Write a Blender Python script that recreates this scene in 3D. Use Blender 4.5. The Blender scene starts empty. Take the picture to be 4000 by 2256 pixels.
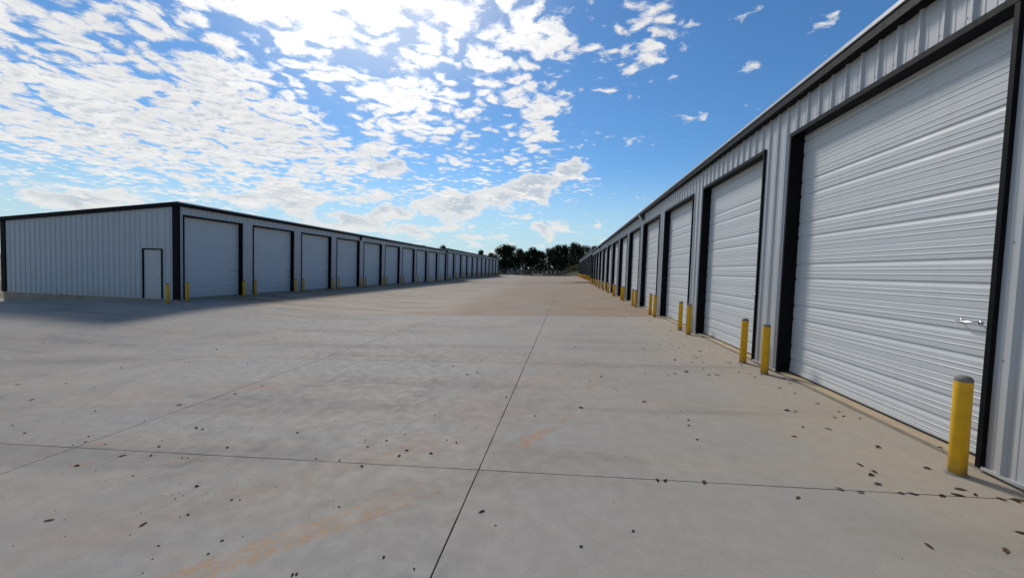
import bpy, math, random
from mathutils import Matrix, Vector
random.seed(11)
R = math.radians
SC = bpy.context.scene
COL = SC.collection

# ------------------------------------------------------------------ camera
CAMZ = 1.7136
def set_camera():
    yaw, pit, rol = 0.1322, 0.04726, 0.03262
    cy, sy = math.cos(yaw), math.sin(yaw)
    fwd = Vector((-sy * math.cos(pit), cy * math.cos(pit), -math.sin(pit)))
    r = Vector((cy, sy, 0)); u = r.cross(fwd)
    r2 = r * math.cos(rol) + u * math.sin(rol)
    u2 = -r * math.sin(rol) + u * math.cos(rol)
    cd = bpy.data.cameras.new("camera"); co = bpy.data.objects.new("camera", cd)
    COL.objects.link(co)
    m = Matrix((r2, u2, -fwd)).transposed().to_4x4(); m.translation = (0, 0, CAMZ)
    co.matrix_world = m
    cd.sensor_width = 36; cd.lens = 1584.3 / 4000 * 36
    cd.clip_start = .05; cd.clip_end = 6000
    SC.camera = co
set_camera()
SC.render.resolution_x = 1024; SC.render.resolution_y = 577

# ------------------------------------------------------------------ node helper
class NT:
    def __init__(s, tree): s.t = tree
    def new(s, typ, **kw):
        n = s.t.nodes.new(typ)
        for k, v in kw.items(): setattr(n, k, v)
        return n
    def put(s, sock, v):
        if isinstance(v, S): s.t.links.new(v.o, sock)
        elif isinstance(v, bpy.types.NodeSocket): s.t.links.new(v, sock)
        elif v is not None: sock.default_value = v
    def m(s, op, a, b=None, c=None, clamp=False):
        n = s.new('ShaderNodeMath', operation=op, use_clamp=clamp)
        for i, v in enumerate((a, b, c)):
            if v is not None: s.put(n.inputs[i], v)
        return S(s, n.outputs[0])
    def vec(s, x, y, z=0.0):
        n = s.new('ShaderNodeCombineXYZ')
        for i, v in enumerate((x, y, z)): s.put(n.inputs[i], v)
        return n.outputs[0]
    def sep(s, v):
        n = s.new('ShaderNodeSeparateXYZ'); s.put(n.inputs[0], v)
        return [S(s, o) for o in n.outputs]
    def mapping(s, v, loc=(0, 0, 0), rot=(0, 0, 0), sc=(1, 1, 1)):
        n = s.new('ShaderNodeMapping'); s.put(n.inputs[0], v)
        n.inputs[1].default_value = loc; n.inputs[2].default_value = rot; n.inputs[3].default_value = sc
        return n.outputs[0]
    def noise(s, v, scale, detail=4, rough=.5, dist=0., lac=2., dim='3D'):
        n = s.new('ShaderNodeTexNoise', noise_dimensions=dim); s.put(n.inputs['Vector'], v)
        n.inputs['Scale'].default_value = scale; n.inputs['Detail'].default_value = detail
        n.inputs['Roughness'].default_value = rough; n.inputs['Distortion'].default_value = dist
        n.inputs['Lacunarity'].default_value = lac
        return S(s, n.outputs[0])
    def voro(s, v, scale, feature='SMOOTH_F1', sm=.4, rand=1.):
        n = s.new('ShaderNodeTexVoronoi', feature=feature, voronoi_dimensions='2D'); s.put(n.inputs['Vector'], v)
        n.inputs['Scale'].default_value = scale; n.inputs['Randomness'].default_value = rand
        if feature == 'SMOOTH_F1': n.inputs['Smoothness'].default_value = sm
        return S(s, n.outputs['Distance'])
    def rng(s, v, a, b, c=0., d=1., smooth=True):
        n = s.new('ShaderNodeMapRange', interpolation_type='SMOOTHSTEP' if smooth else 'LINEAR')
        s.put(n.inputs[0], v)
        for i, q in enumerate((a, b, c, d)): s.put(n.inputs[i + 1], q)
        return S(s, n.outputs[0])
    def mix(s, f, a, b, mode='MIX'):
        n = s.new('ShaderNodeMix', data_type='RGBA', blend_type=mode)
        s.put(n.inputs[0], f)
        for sock, v in ((n.inputs[6], a), (n.inputs[7], b)):
            if isinstance(v, tuple): v = (*v, 1) if len(v) == 3 else v
            s.put(sock, v)
        return n.outputs[2]
    def length(s, v):
        n = s.new('ShaderNodeVectorMath', operation='LENGTH'); s.put(n.inputs[0], v)
        return S(s, n.outputs['Value'])
    def blob(s, v, c, r, rot=0.):
        """1 at the centre of a rotated ellipse, falling to 0 at its rim"""
        n = s.new('ShaderNodeMapping', vector_type='TEXTURE'); s.put(n.inputs[0], v)
        n.inputs[1].default_value = (c[0], c[1], 0); n.inputs[2].default_value = (0, 0, R(rot))
        n.inputs[3].default_value = (r[0], r[1], 1)
        return s.rng(s.length(n.outputs[0]), 1., .15)
class S:
    def __init__(s, nt, o): s.nt = nt; s.o = o
    def __add__(s, b): return s.nt.m('ADD', s, b)
    __radd__ = __add__
    def __sub__(s, b): return s.nt.m('SUBTRACT', s, b)
    def __rsub__(s, b): return s.nt.m('SUBTRACT', b, s)
    def __mul__(s, b): return s.nt.m('MULTIPLY', s, b)
    __rmul__ = __mul__
    def __truediv__(s, b): return s.nt.m('DIVIDE', s, b)

# ------------------------------------------------------------------ sky, clouds, sun
SUN_AZ, SUN_EL = -28., 40.       # degrees; azimuth from +Y towards +X
SKY_STRENGTH = .106
def make_world():
    w = bpy.data.worlds.new("World"); SC.world = w; w.use_nodes = True
    t = w.node_tree; t.nodes.clear(); n = NT(t)
    sky = n.new('ShaderNodeTexSky', sky_type='NISHITA', sun_disc=False)
    sky.sun_elevation = R(SUN_EL); sky.sun_rotation = R(SUN_AZ)
    sky.altitude = 200; sky.air_density = 1.0; sky.dust_density = .25; sky.ozone_density = 3.0
    tc = n.new('ShaderNodeTexCoord').outputs['Generated']
    x, y, z = n.sep(tc)
    el = n.m('ARCSINE', z) * 57.2958
    az = n.m('ARCTAN2', x, y) * 57.2958
    ae = n.vec(az, el)
    # sky colour: a deeper blue than the raw model, paler low down
    hs = n.new('ShaderNodeHueSaturation'); hs.inputs['Saturation'].default_value = 1.15
    hs.inputs['Value'].default_value = 1.0; n.put(hs.inputs['Color'], sky.outputs[0])
    base = n.mix(1.0, hs.outputs[0], (.70, .91, 1.02), 'MULTIPLY')
    base = n.mix(n.rng(el, 15., 0., 0., .88), base, (4.7, 6.4, 7.2))
    # angle to the sun
    sd = Vector((math.sin(R(SUN_AZ)) * math.cos(R(SUN_EL)), math.cos(R(SUN_AZ)) * math.cos(R(SUN_EL)), math.sin(R(SUN_EL))))
    dp = n.new('ShaderNodeVectorMath', operation='DOT_PRODUCT'); n.put(dp.inputs[0], tc); dp.inputs[1].default_value = sd
    cosd = S(n, dp.outputs['Value'])
    near_sun = n.rng(cosd, math.cos(R(27)), 1.)
    # a flat cloud deck seen in perspective
    zz = n.m('MAXIMUM', z, 0.) + .055
    P = n.vec(x / zz, y / zz)
    Pr = n.mapping(P, rot=(0, 0, R(-38)), sc=(1.0, 1.0, 1))
    warp = n.new('ShaderNodeTexNoise', noise_dimensions='2D'); n.put(warp.inputs['Vector'], Pr)
    warp.inputs['Scale'].default_value = 3.0; warp.inputs['Detail'].default_value = 4
    va = n.new('ShaderNodeVectorMath', operation='MULTIPLY_ADD'); n.put(va.inputs[0], warp.outputs['Color'])
    va.inputs[1].default_value = (.22, .22, 0); n.put(va.inputs[2], Pr)
    Pw = va.outputs[0]
    n1 = n.noise(Pw, 3.3, 8, .68, dim='2D')
    n1s = n.noise(n.mapping(Pw, loc=(.02, .035, 0)), 3.3, 4, .68, dim='2D')
    nf = n.noise(Pr, 19., 4, .72, dim='2D')
    cell = n.voro(Pw, 10.5, sm=.3)
    n3 = n.noise(n.mapping(Pr, sc=(.55, 1.6, 1)), .9, 3, .5, dim='2D')
    field = .5 + (n1 - .5) * 1.45 + (.40 - cell) * .56 + (nf - .5) * .42 + (n3 - .5) * .34
    cov = n.rng(az, -7., 16., 0., -.36)
    cov = cov + n.rng(el, 6., 11., -.16, 0.)
    def add(c, b, wgt): return c + b * wgt
    B = n.blob
    cov = add(cov, B(ae, (-50, 14), (29, 14), 0), .33)
    cov = add(cov, B(ae, (-44, 28), (18, 9), -20), .24)
    cov = add(cov, B(ae, (-25, 29), (17, 14), 0), .26)
    cov = add(cov, B(ae, (-37, 16.5), (15, 6), -30), .14)
    cov = add(cov, B(ae, (-39, 23.2), (12, 2.6), -28), -.30)
    cov = add(cov, B(ae, (-30.5, 17.5), (7, 1.8), -38), -.22)
    cov = add(cov, B(ae, (-57, 17), (7, 2.6), -20), -.16)
    cov = add(cov, B(ae, (-8, 27), (11, 10), 30), .27)
    cov = add(cov, B(ae, (-22, 19), (15, 7), 0), .19)
    cov = add(cov, B(ae, (-15, 24), (2.0, 5), 0), -.18)
    cov = add(cov, B(ae, (10., 28.5), (11, 7.5), 35), .50)
    cov = add(cov, B(ae, (-3.5, 18.7), (6, 3.6), 40), .22)
    cov = add(cov, B(ae, (-9, 20.5), (4, 2.6), 0), -.12)
    f = field + cov
    dA = n.rng(f, .50, .79)
    thickA = n.rng(f, .74, 1.05) * n.rng(n1s - n1, -.06, .10)
    # lower banks of cumulus towards the horizon
    Q = n.mapping(ae, sc=(.085, .19, 1))
    Qw = n.new('ShaderNodeTexNoise', noise_dimensions='2D'); n.put(Qw.inputs['Vector'], Q); Qw.inputs['Scale'].default_value = 2.6; Qw.inputs['Detail'].default_value = 5
    qa = n.new('ShaderNodeVectorMath', operation='MULTIPLY_ADD'); n.put(qa.inputs[0], Qw.outputs['Color'])
    qa.inputs[1].default_value = (.34, .30, 0); n.put(qa.inputs[2], Q)
    b1 = n.noise(qa.outputs[0], 2.2, 8, .58, dim='2D')
    b2 = n.noise(n.mapping(qa.outputs[0], loc=(.05, -.12, 0)), 2.2, 3, .5, dim='2D')
    cb = n.rng(el, 2., 14., -.16, -.34)
    cb = cb + n.rng(n.m('ABSOLUTE', az + 20.), 30., 60., .04, -.06)
    cb = add(cb, B(ae, (-13, 9.2), (19, 2.5), 11), .60)
    cb = add(cb, B(ae, (-3, 12.8), (13, 2.0), 19), .50)
    cb = add(cb, B(ae, (-25.7, 13.6), (8, 3.4), 0), .42)
    cb = add(cb, B(ae, (-34, 7.6), (15, 5), 0), .36)
    cb = add(cb, B(ae, (1.0, 6.2), (8, 2.6), 0), .30)
    cb = add(cb, B(ae, (-12, 5.0), (6, 1.8), 0), .26)
    cb = add(cb, B(ae, (-52, 5.5), (11, 2.6), 0), .24)
    cb = add(cb, B(ae, (-22, 5.0), (8, 1.5), 0), .16)
    cb = add(cb, B(ae, (14, 5.), (18, 6), 0), -.1)
    g = .5 + (b1 - .5) * 1.75 + cb
    dB = n.rng(g, .42, .64) * n.rng(el, .5, 4.)
    thickB = n.rng(g, .56, .85) * n.rng(b2 - b1, -.14, .06)
    # cloud light: bright rims, greyer where thick, brighter round the sun
    glow = near_sun * 4.5 + 8.1
    cA = n.mix(thickA * .85, (1.0, .99, .975), (.60, .66, .74))
    cB = n.mix(thickB * .75, (.98, .98, .97), (.52, .62, .72))
    def scale(c, k):
        v = n.new('ShaderNodeVectorMath', operation='SCALE'); n.put(v.inputs[0], c); n.put(v.inputs['Scale'], k); return v.outputs[0]
    cA = scale(cA, glow * (n1 * .45 + .77)); cB = scale(cB, glow * .97)
    col = n.mix(dB * .93, base, cB)
    col = n.mix(dA * .96, col, cA)
    # bright air round the sun
    aur = n.rng(cosd, math.cos(R(26)), 1.)
    col = n.mix(aur * aur * .40, col, (11., 11., 10.8))
    bg = n.new('ShaderNodeBackground'); n.put(bg.inputs[0], col); bg.inputs[1].default_value = SKY_STRENGTH
    out = n.new('ShaderNodeOutputWorld'); t.links.new(bg.outputs[0], out.inputs[0])
    w.cycles.sampling_method = 'MANUAL'; w.cycles.sample_map_resolution = 512
make_world()
def make_sun():
    l = bpy.data.lights.new("sun", 'SUN'); o = bpy.data.objects.new("sun", l); COL.objects.link(o)
    l.energy = 2.4; l.angle = R(9.0); l.color = (1.0, .94, .86)
    d = Vector((math.sin(R(SUN_AZ)) * math.cos(R(SUN_EL)), math.cos(R(SUN_AZ)) * math.cos(R(SUN_EL)), math.sin(R(SUN_EL))))
    o.rotation_euler = d.to_track_quat('Z', 'Y').to_euler(); o.location = (-40, 80, 80)
make_sun()
SC.cycles.max_bounces = 6; SC.cycles.diffuse_bounces = 3; SC.cycles.glossy_bounces = 3
SC.view_settings.view_transform = 'Standard'; SC.view_settings.look = 'None'
SC.view_settings.exposure = 0.0; SC.view_settings.gamma = 1.0
SC.view_settings.use_curve_mapping = False

# ------------------------------------------------------------------ object helpers
def tag(o, label=None, cat=None, group=None, kind=None):
    if label: o['label'] = label
    if cat: o['category'] = cat
    if group: o['group'] = group
    if kind: o['kind'] = kind
    return o
def mesh(name, verts, faces, mat=None, smooth=False, mats=None, fmat=None):
    me = bpy.data.meshes.new(name); me.from_pydata([tuple(v) for v in verts], [], faces); me.update()
    for m in (mats or ([mat] if mat else [])): me.materials.append(m)
    if fmat: me.polygons.foreach_set('material_index', fmat)
    if smooth: me.polygons.foreach_set('use_smooth', [True] * len(me.polygons))
    return me
def obj(name, me, parent=None, loc=None, rot=None):
    o = bpy.data.objects.new(name, me); COL.objects.link(o)
    if parent: o.parent = parent
    if loc: o.location = loc
    if rot: o.rotation_euler = rot
    return o
def empty(name, loc=(0, 0, 0)):
    o = bpy.data.objects.new(name, None); COL.objects.link(o); o.location = loc
    o.empty_display_size = .2
    return o
def copy_tree(o, parent=None):
    c = o.copy(); COL.objects.link(c); c.parent = parent
    for ch in o.children: copy_tree(ch, c)
    return c
class MB:
    def __init__(s): s.v = []; s.f = []
    def add(s, vs, fs):
        b = len(s.v); s.v += [tuple(v) for v in vs]; s.f += [tuple(i + b for i in f) for f in fs]
    def box(s, a, b, bev=0.):
        (x0, y0, z0), (x1, y1, z1) = a, b
        if x0 > x1: x0, x1 = x1, x0
        if y0 > y1: y0, y1 = y1, y0
        if z0 > z1: z0, z1 = z1, z0
        if bev <= 0:
            s.add([(x0, y0, z0), (x1, y0, z0), (x1, y1, z0), (x0, y1, z0), (x0, y0, z1), (x1, y0, z1), (x1, y1, z1), (x0, y1, z1)],
                  [(0, 3, 2, 1), (4, 5, 6, 7), (0, 1, 5, 4), (1, 2, 6, 5), (2, 3, 7, 6), (3, 0, 4, 7)])
            return
        c = ((x0 + x1) / 2, (y0 + y1) / 2, (z0 + z1) / 2); h = ((x1 - x0) / 2, (y1 - y0) / 2, (z1 - z0) / 2)
        idx = {}; vs = []
        for sx in (-1, 1):
            for sy in (-1, 1):
                for sz in (-1, 1):
                    sg = (sx, sy, sz)
                    for ax in range(3):
                        idx[(sg, ax)] = len(vs)
                        vs.append(tuple(c[k] + sg[k] * (h[k] if k == ax else h[k] - bev) for k in range(3)))
        fs = []
        for ax in range(3):
            o1, o2 = (ax + 1) % 3, (ax + 2) % 3
            for sg in (-1, 1):
                q = []
                for (a1, a2) in ((-1, -1), (1, -1), (1, 1), (-1, 1)):
                    t = [0, 0, 0]; t[ax] = sg; t[o1] = a1; t[o2] = a2; q.append(idx[(tuple(t), ax)])
                fs.append(tuple(q if sg > 0 else q[::-1]))
        for ax in range(3):
            o1, o2 = (ax + 1) % 3, (ax + 2) % 3
            for a1 in (-1, 1):
                for a2 in (-1, 1):
                    t0 = [0, 0, 0]; t0[ax] = -1; t0[o1] = a1; t0[o2] = a2; t1 = t0[:]; t1[ax] = 1
                    q = [idx[(tuple(t0), o1)], idx[(tuple(t1), o1)], idx[(tuple(t1), o2)], idx[(tuple(t0), o2)]]
                    fs.append(tuple(q if a1 * a2 < 0 else q[::-1]))
        for sx in (-1, 1):
            for sy in (-1, 1):
                for sz in (-1, 1):
                    q = [idx[((sx, sy, sz), k)] for k in range(3)]
                    fs.append(tuple(q if sx * sy * sz > 0 else q[::-1]))
        s.add(vs, fs)
    def lathe(s, prof, n=20, c=(0, 0, 0), jit=0.):
        vs = []
        for r, z in prof:
            for i in range(n):
                a = 2 * math.pi * i / n; rr = r * (1 + random.uniform(-jit, jit))
                vs.append((c[0] + rr * math.cos(a), c[1] + rr * math.sin(a), c[2] + z))
        fs = []
        for k in range(len(prof) - 1):
            for i in range(n):
                j = (i + 1) % n; fs.append((k * n + i, k * n + j, (k + 1) * n + j, (k + 1) * n + i))
        fs.append(tuple(range(n))[::-1]); fs.append(tuple((len(prof) - 1) * n + i for i in range(n)))
        s.add(vs, fs)
    def tube(s, pts, rad, n=6):
        pts = [Vector(p) for p in pts]; rad = rad if isinstance(rad, (list, tuple)) else [rad] * len(pts)
        vs = []
        for i, p in enumerate(pts):
            d = (pts[min(i + 1, len(pts) - 1)] - pts[max(i - 1, 0)]).normalized()
            a = d.orthogonal().normalized() if i == 0 else (a - d * a.dot(d)).normalized()
            b = d.cross(a)
            for k in range(n):
                t = 2 * math.pi * k / n; vs.append(p + (a * math.cos(t) + b * math.sin(t)) * rad[i])
        fs = [(i * n + k, i * n + (k + 1) % n, (i + 1) * n + (k + 1) % n, (i + 1) * n + k) for i in range(len(pts) - 1) for k in range(n)]
        fs.append(tuple(range(n))[::-1]); fs.append(tuple((len(pts) - 1) * n + k for k in range(n)))
        s.add(vs, fs)
    def me(s, name, mat, smooth=False): return mesh(name, s.v, s.f, mat, smooth)
    def build(s, name, mat, parent=None, smooth=False): return obj(name, s.me(name, mat, smooth), parent)

# ------------------------------------------------------------------ materials
def material(name, col=(.5, .5, .5), rough=.6, metal=0., spec=.5, coat=0., var=0., vscale=3., bump=0., bscale=60., tint=None):
    m = bpy.data.materials.new(name); m.use_nodes = True; t = m.node_tree; n = NT(t)
    b = t.nodes['Principled BSDF']
    b.inputs['Roughness'].default_value = rough; b.inputs['Metallic'].default_value = metal
    b.inputs['Specular IOR Level'].default_value = spec; b.inputs['Coat Weight'].default_value = coat
    b.inputs['Coat Roughness'].default_value = .15
    pos = n.new('ShaderNodeNewGeometry').outputs['Position']
    if var > 0:
        f = n.noise(pos, vscale, 6, .6)
        c2 = tint or tuple(c * (1 - var) for c in col)
        n.put(b.inputs['Base Color'], n.mix(n.rng(f, .3, .72), (*col, 1), (*c2, 1)))
        n.put(b.inputs['Roughness'], n.rng(n.noise(pos, vscale * 2.3, 4, .6), .3, .7, rough * .88, min(1, rough * 1.12)))
    else: b.inputs['Base Color'].default_value = (*col, 1)
    if bump > 0:
        bn = n.new('ShaderNodeBump'); bn.inputs['Strength'].default_value = bump; bn.inputs['Distance'].default_value = .01
        n.put(bn.inputs['Height'], n.noise(pos, bscale, 4, .6)); n.put(b.inputs['Normal'], bn.outputs[0])
    return m

def sheet_metal(name, col, dirt, rough=.34):
    """painted steel sheet: faint oil-canning, streaks of run-down dust, dusty foot"""
    m = bpy.data.materials.new(name); m.use_nodes = True; t = m.node_tree; n = NT(t); b = t.nodes['Principled BSDF']
    pos = n.new('ShaderNodeNewGeometry').outputs['Position']
    x, y, z = n.sep(pos)
    streak = n.noise(n.mapping(pos, sc=(9, 9, .25)), 1., 5, .6)
    blot = n.noise(pos, .9, 4, .6)
    foot = n.rng(z + n.noise(pos, 2., 4, .6) * .9, .95, .15)
    f = n.m('ADD', n.rng(streak, .45, .85) * n.rng(blot, .35, .7) * .45, foot * .35, clamp=True)
    n.put(b.inputs['Base Color'], n.mix(f, col, dirt))
    n.put(b.inputs['Roughness'], n.rng(blot, .3, .7, rough * .85, rough * 1.25))
    b.inputs['Specular IOR Level'].default_value = .5
    bn = n.new('ShaderNodeBump'); bn.inputs['Strength'].default_value = .35; bn.inputs['Distance'].default_value = .012
    n.put(bn.inputs['Height'], n.noise(n.mapping(pos, sc=(1, 1, .6)), 2.2, 2, .5)); n.put(b.inputs['Normal'], bn.outputs[0])
    return m
M = {}
M['wall'] = sheet_metal('wall_sheet', (.48, .485, .485), (.40, .36, .31))
M['door'] = sheet_metal('door_curtain', (.555, .575, .575), (.47, .44, .40), .50)
M['trim'] = material('black_trim', (.008, .008, .009), .55, spec=.09, var=.4, vscale=5)
M['roof'] = material('roof_sheet', (.52, .53, .54), .35, metal=.3, var=.15)
M['basetrim'] = material('base_trim', (.50, .49, .47), .4, var=.15)
M['found'] = material('foundation_concrete', (.37, .31, .225), .8, var=.3, vscale=1.6, bump=.3)
M['sill'] = material('threshold_concrete', (.52, .385, .215), .8, var=.28, vscale=2.4, bump=.3, tint=(.40, .325, .225))
M['steel'] = material('handle_steel', (.62, .62, .62), .22, metal=1.)
M['dark'] = material('dark_metal', (.02, .02, .022), .45)
M['lens'] = material('lamp_lens', (.72, .72, .68), .25)
M['rubber'] = material('rubber_seal', (.012, .012, .012), .8)
M['cap'] = material('bollard_cap_cement', (.24, .22, .20), .9, var=.3, vscale=14, bump=.5)
M['grout'] = material('bollard_grout', (.24, .225, .20), .95, var=.35, vscale=9, bump=.6)
M['leaf'] = material('dead_leaf', (.060, .034, .020), .9, spec=.08, var=.6, vscale=1.3, tint=(.022, .015, .012))
M['leaf2'] = material('tan_dead_leaf', (.13, .085, .04), .9, spec=.08, var=.4, vscale=1.3)
M['clod'] = material('dirt_clod', (.07, .055, .042), .95, var=.5, vscale=20)
M['bark'] = material('bark', (.045, .036, .028), .9, var=.4, vscale=8)
M['weed'] = material('dry_weed', (.16, .13, .06), .9, var=.5, vscale=.6)
M['galv'] = material('galvanised_steel', (.30, .31, .32), .45, metal=.7)
M['white'] = material('white_post_paint', (.72, .72, .70), .5, var=.1)
M['cabinet'] = material('grey_cabinet', (.16, .17, .17), .5, var=.2)

def bollard_paint():
    m = bpy.data.materials.new('bollard_yellow'); m.use_nodes = True; t = m.node_tree; n = NT(t); b = t.nodes['Principled BSDF']
    pos = n.new('ShaderNodeNewGeometry').outputs['Position']
    oc = n.new('ShaderNodeTexCoord').outputs['Object']; x, y, z = n.sep(oc)
    f = n.noise(pos, 7., 5, .65)
    c = n.mix(n.rng(f, .3, .75), (.80, .45, .012), (.67, .355, .010))
    chip = n.rng(n.noise(pos, 26., 4, .7), .62, .72) * n.rng(z, .10, .02)
    scuff = n.rng(n.noise(n.mapping(pos, sc=(6, 6, 22)), 1., 4, .6), .66, .76) * .5
    c = n.mix(n.m('ADD', chip, scuff * n.rng(z, .3, .8), clamp=True), c, (.22, .20, .17))
    grime = n.rng(z + n.noise(pos, 11., 4, .65) * .22, .30, .08)
    c = n.mix(grime * .65, c, (.24, .17, .09))
    run = n.rng(n.noise(n.mapping(pos, sc=(28, 28, 1.6)), 1., 4, .6), .56, .74)
    c = n.mix(run * .28, c, (.36, .22, .03))
    n.put(b.inputs['Base Color'], c); b.inputs['Roughness'].default_value = .52
    b.inputs['Specular IOR Level'].default_value = .35
    bn = n.new('ShaderNodeBump'); bn.inputs['Strength'].default_value = .35; bn.inputs['Distance'].default_value = .006
    n.put(bn.inputs['Height'], n.noise(pos, 55., 3, .6)); n.put(b.inputs['Normal'], bn.outputs[0])
    return m
M['yellow'] = bollard_paint()

def concrete(name, tan=False):
    m = bpy.data.materials.new(name); m.use_nodes = True; t = m.node_tree; n = NT(t); b = t.nodes['Principled BSDF']
    pos = n.new('ShaderNodeNewGeometry').outputs['Position']
    x, y, z = n.sep(pos); flat = n.vec(x, y)
    fine = n.noise(flat, 75., 3, .7, dim='2D'); mid = n.noise(flat, 6., 5, .6, dim='2D')
    big = n.noise(flat, .55, 6, .6, .6, dim='2D')
    sweep = n.noise(n.mapping(flat, rot=(0, 0, R(-62)), sc=(.16, 1.25, 1)), .9, 3, .5, .4, dim='2D')
    if not tan:
        c = n.mix(n.rng(big, .32, .68), (.395, .345, .276), (.320, .284, .234))
        c = n.mix(n.rng(sweep, .45, .66) * .75, c, (.36, .335, .295))
        c = n.mix(n.rng(sweep, .44, .28) * .5, c, (.20, .185, .165))
        c = n.mix(n.rng(n.noise(n.mapping(flat, loc=(7, 3, 0)), .38, 5, .6, dim='2D'), .54, .72) * .38, c, (.42, .305, .215))
        rnd = S(n, n.new('ShaderNodeObjectInfo').outputs['Random'])
        c = n.mix(rnd * .16, c, (.42, .395, .355))
        wash = n.rng(x + (n.noise(flat, .8, 4, .6, dim='2D') - .5) * 3.2, 1.7, 3.7)
        c = n.mix(wash * .5, c, (.45, .365, .255))
        # pale sweeping arcs left by a broom and by turning tyres
        for (cx, cy, r, wd, col, k) in ((-5.6, 6.4, 3.95, .26, (.40, .375, .335), .55), (-5.6, 6.4, 3.40, .20, (.165, .155, .14), .35),
                                        (-12.5, 17.0, 7.6, .35, (.165, .155, .14), .30), (-12.5, 17.0, 5.9, .30, (.165, .155, .14), .25),
                                        (6., 19., 11.5, .30, (.39, .365, .325), .35), (4.5, -2.5, 7.2, .24, (.205, .20, .195), .30), (4.5, -2.5, 5.6, .24, (.205, .20, .195), .26)):
            d = n.m('ABSOLUTE', n.length(n.mapping(flat, loc=(-cx, -cy, 0))) - r)
            c = n.mix(n.rng(d, wd, 0.) * n.rng(mid, .35, .62) * n.rng(big, .40, .60) * k, c, col)
        # red-clay smears
        wob = n.noise(flat, 5., 5, .7, dim='2D')
        for (cx, cy, rx, ry, rot, k, lo) in ((-.30, 4.55, .50, .17, 62, .75, .42), (.02, 5.15, .45, .15, 58, .45, .44), (.63, 7.55, .12, .55, 0, .65, .42),
                                             (.45, 6.6, .7, .12, 65, .22, .42), (-5.1, 3.84, .35, .12, 10, .5, .45), (-5.05, 6.1, .7, .25, 10, .55, .45), (-4.76, 3.37, .22, .1, 30, .5, .42),
                                             (-3.8, 3.6, .35, .12, 10, .35, .45), (-13, 6.7, 2.6, .5, 0, .35, .45), (-1.6, 4.15, .9, .5, 20, .30, .45),
                                             (-2.5, 3.2, 1.6, .32, 40, .20, .42), (2.6, 4.9, .4, .3, 0, .25, .45), (-7, 5.4, 1.6, .4, 8, .30, .45)):
            q = n.blob(flat, (cx, cy), (rx, ry), rot) * n.rng(wob, lo - .08, lo + .16) * k
            c = n.mix(q, c, (.46, .245, .125))
        # one muddy tyre track with tread blocks
        tr = n.new('ShaderNodeMapping', vector_type='TEXTURE'); n.put(tr.inputs[0], flat)
        tr.inputs[1].default_value = (-1.75, 2.72, 0); tr.inputs[2].default_value = (0, 0, R(46.5))
        u, v, _ = n.sep(tr.outputs[0])
        wv = n.noise(flat, 9., 3, .6, dim='2D')
        v2 = v + (wv - .5) * .05 + n.m('MULTIPLY', u, u) * .012
        blocks = n.rng(n.m('SINE', u * 58. + n.m('ABSOLUTE', v2) * 30. + wv * 11.), -.35, .6) * n.rng(n.m('ABSOLUTE', n.m('ABSOLUTE', v2) - .07), .055, .035)
        band = n.rng(n.m('ABSOLUTE', v2), .19, .10)
        fade = n.rng(u, 1.25, .2) * n.rng(mid, .28, .52)
        c = n.mix(n.m('ADD', blocks * .50, band * .22, clamp=True) * fade, c, (.50, .295, .145))
        edge = n.rng(n.m('ABSOLUTE', v2 + .13), .022, .004) * n.rng(wv, .42, .55) * n.rng(u, .0, .5) * n.rng(u, 1.6, 1.2)
        c = n.mix(edge * .6, c, (.42, .22, .10))
    else:
        sx = n.noise(n.mapping(flat, rot=(0, 0, R(8)), sc=(.18, .9, 1)), 1., 6, .62, .8)
        c = n.mix(n.rng(big, .3, .7), (.35, .25, .155), (.285, .20, .125))
        left = n.rng(x + sx * 9. + y * .05, 1.6, -1.4)
        c = n.mix(n.rng(sx, .36, .60) * left * .8, c, (.45, .38, .29))
        c = n.mix(n.rng(sx, .42, .26) * .4, c, (.24, .185, .14))
        c = n.mix(n.rng(n.noise(flat, .23, 5, .6, dim='2D'), .55, .7) * .5, c, (.31, .275, .23))
        c = n.mix(n.rng(y, 45., 80.) * .35, c, (.37, .295, .22))
    c = n.mix(n.rng(mid, .25, .75, .0, .11), c, (.17, .155, .135))
    c = n.mix(n.rng(fine, .35, .75, 0., .30), c, (.185, .168, .143))
    n.put(b.inputs['Base Color'], c)
    n.put(b.inputs['Roughness'], n.rng(mid, .3, .7, .72, .9))
    b.inputs['Specular IOR Level'].default_value = .28
    bn = n.new('ShaderNodeBump'); bn.inputs['Strength'].default_value = .25; bn.inputs['Distance'].default_value = .006
    broom = n.noise(n.mapping(flat, rot=(0, 0, R(4)), sc=(3., 120., 1)), 1., 3, .6, dim='2D')
    n.put(bn.inputs['Height'], fine + mid * 1.5 + broom * .5); n.put(b.inputs['Normal'], bn.outputs[0])
    return m
M['concrete'] = concrete('grey_concrete'); M['tan'] = concrete('tan_concrete', True)

def terrain_mat():
    m = bpy.data.materials.new('bare_soil_and_grass'); m.use_nodes = True; t = m.node_tree; n = NT(t); b = t.nodes['Principled BSDF']
    pos = n.new('ShaderNodeNewGeometry').outputs['Position']; x, y, z = n.sep(pos)
    a = n.noise(pos, .11, 6, .62, .5); d = n.noise(pos, .9, 5, .6)
    c = n.mix(n.rng(a, .42, .6), (.40, .335, .26), (.17, .15, .075))
    c = n.mix(n.rng(x, -14., -2.) * n.rng(d, .35, .6) * n.rng(x, 18., 6.), c, (.21, .205, .095))
    c = n.mix(n.rng(d, .52, .75) * .6, c, (.16, .115, .085))
    n.put(b.inputs['Base Color'], c); b.inputs['Roughness'].default_value = .95; b.inputs['Specular IOR Level'].default_value = .1
    return m
M['soil'] = terrain_mat()

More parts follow.
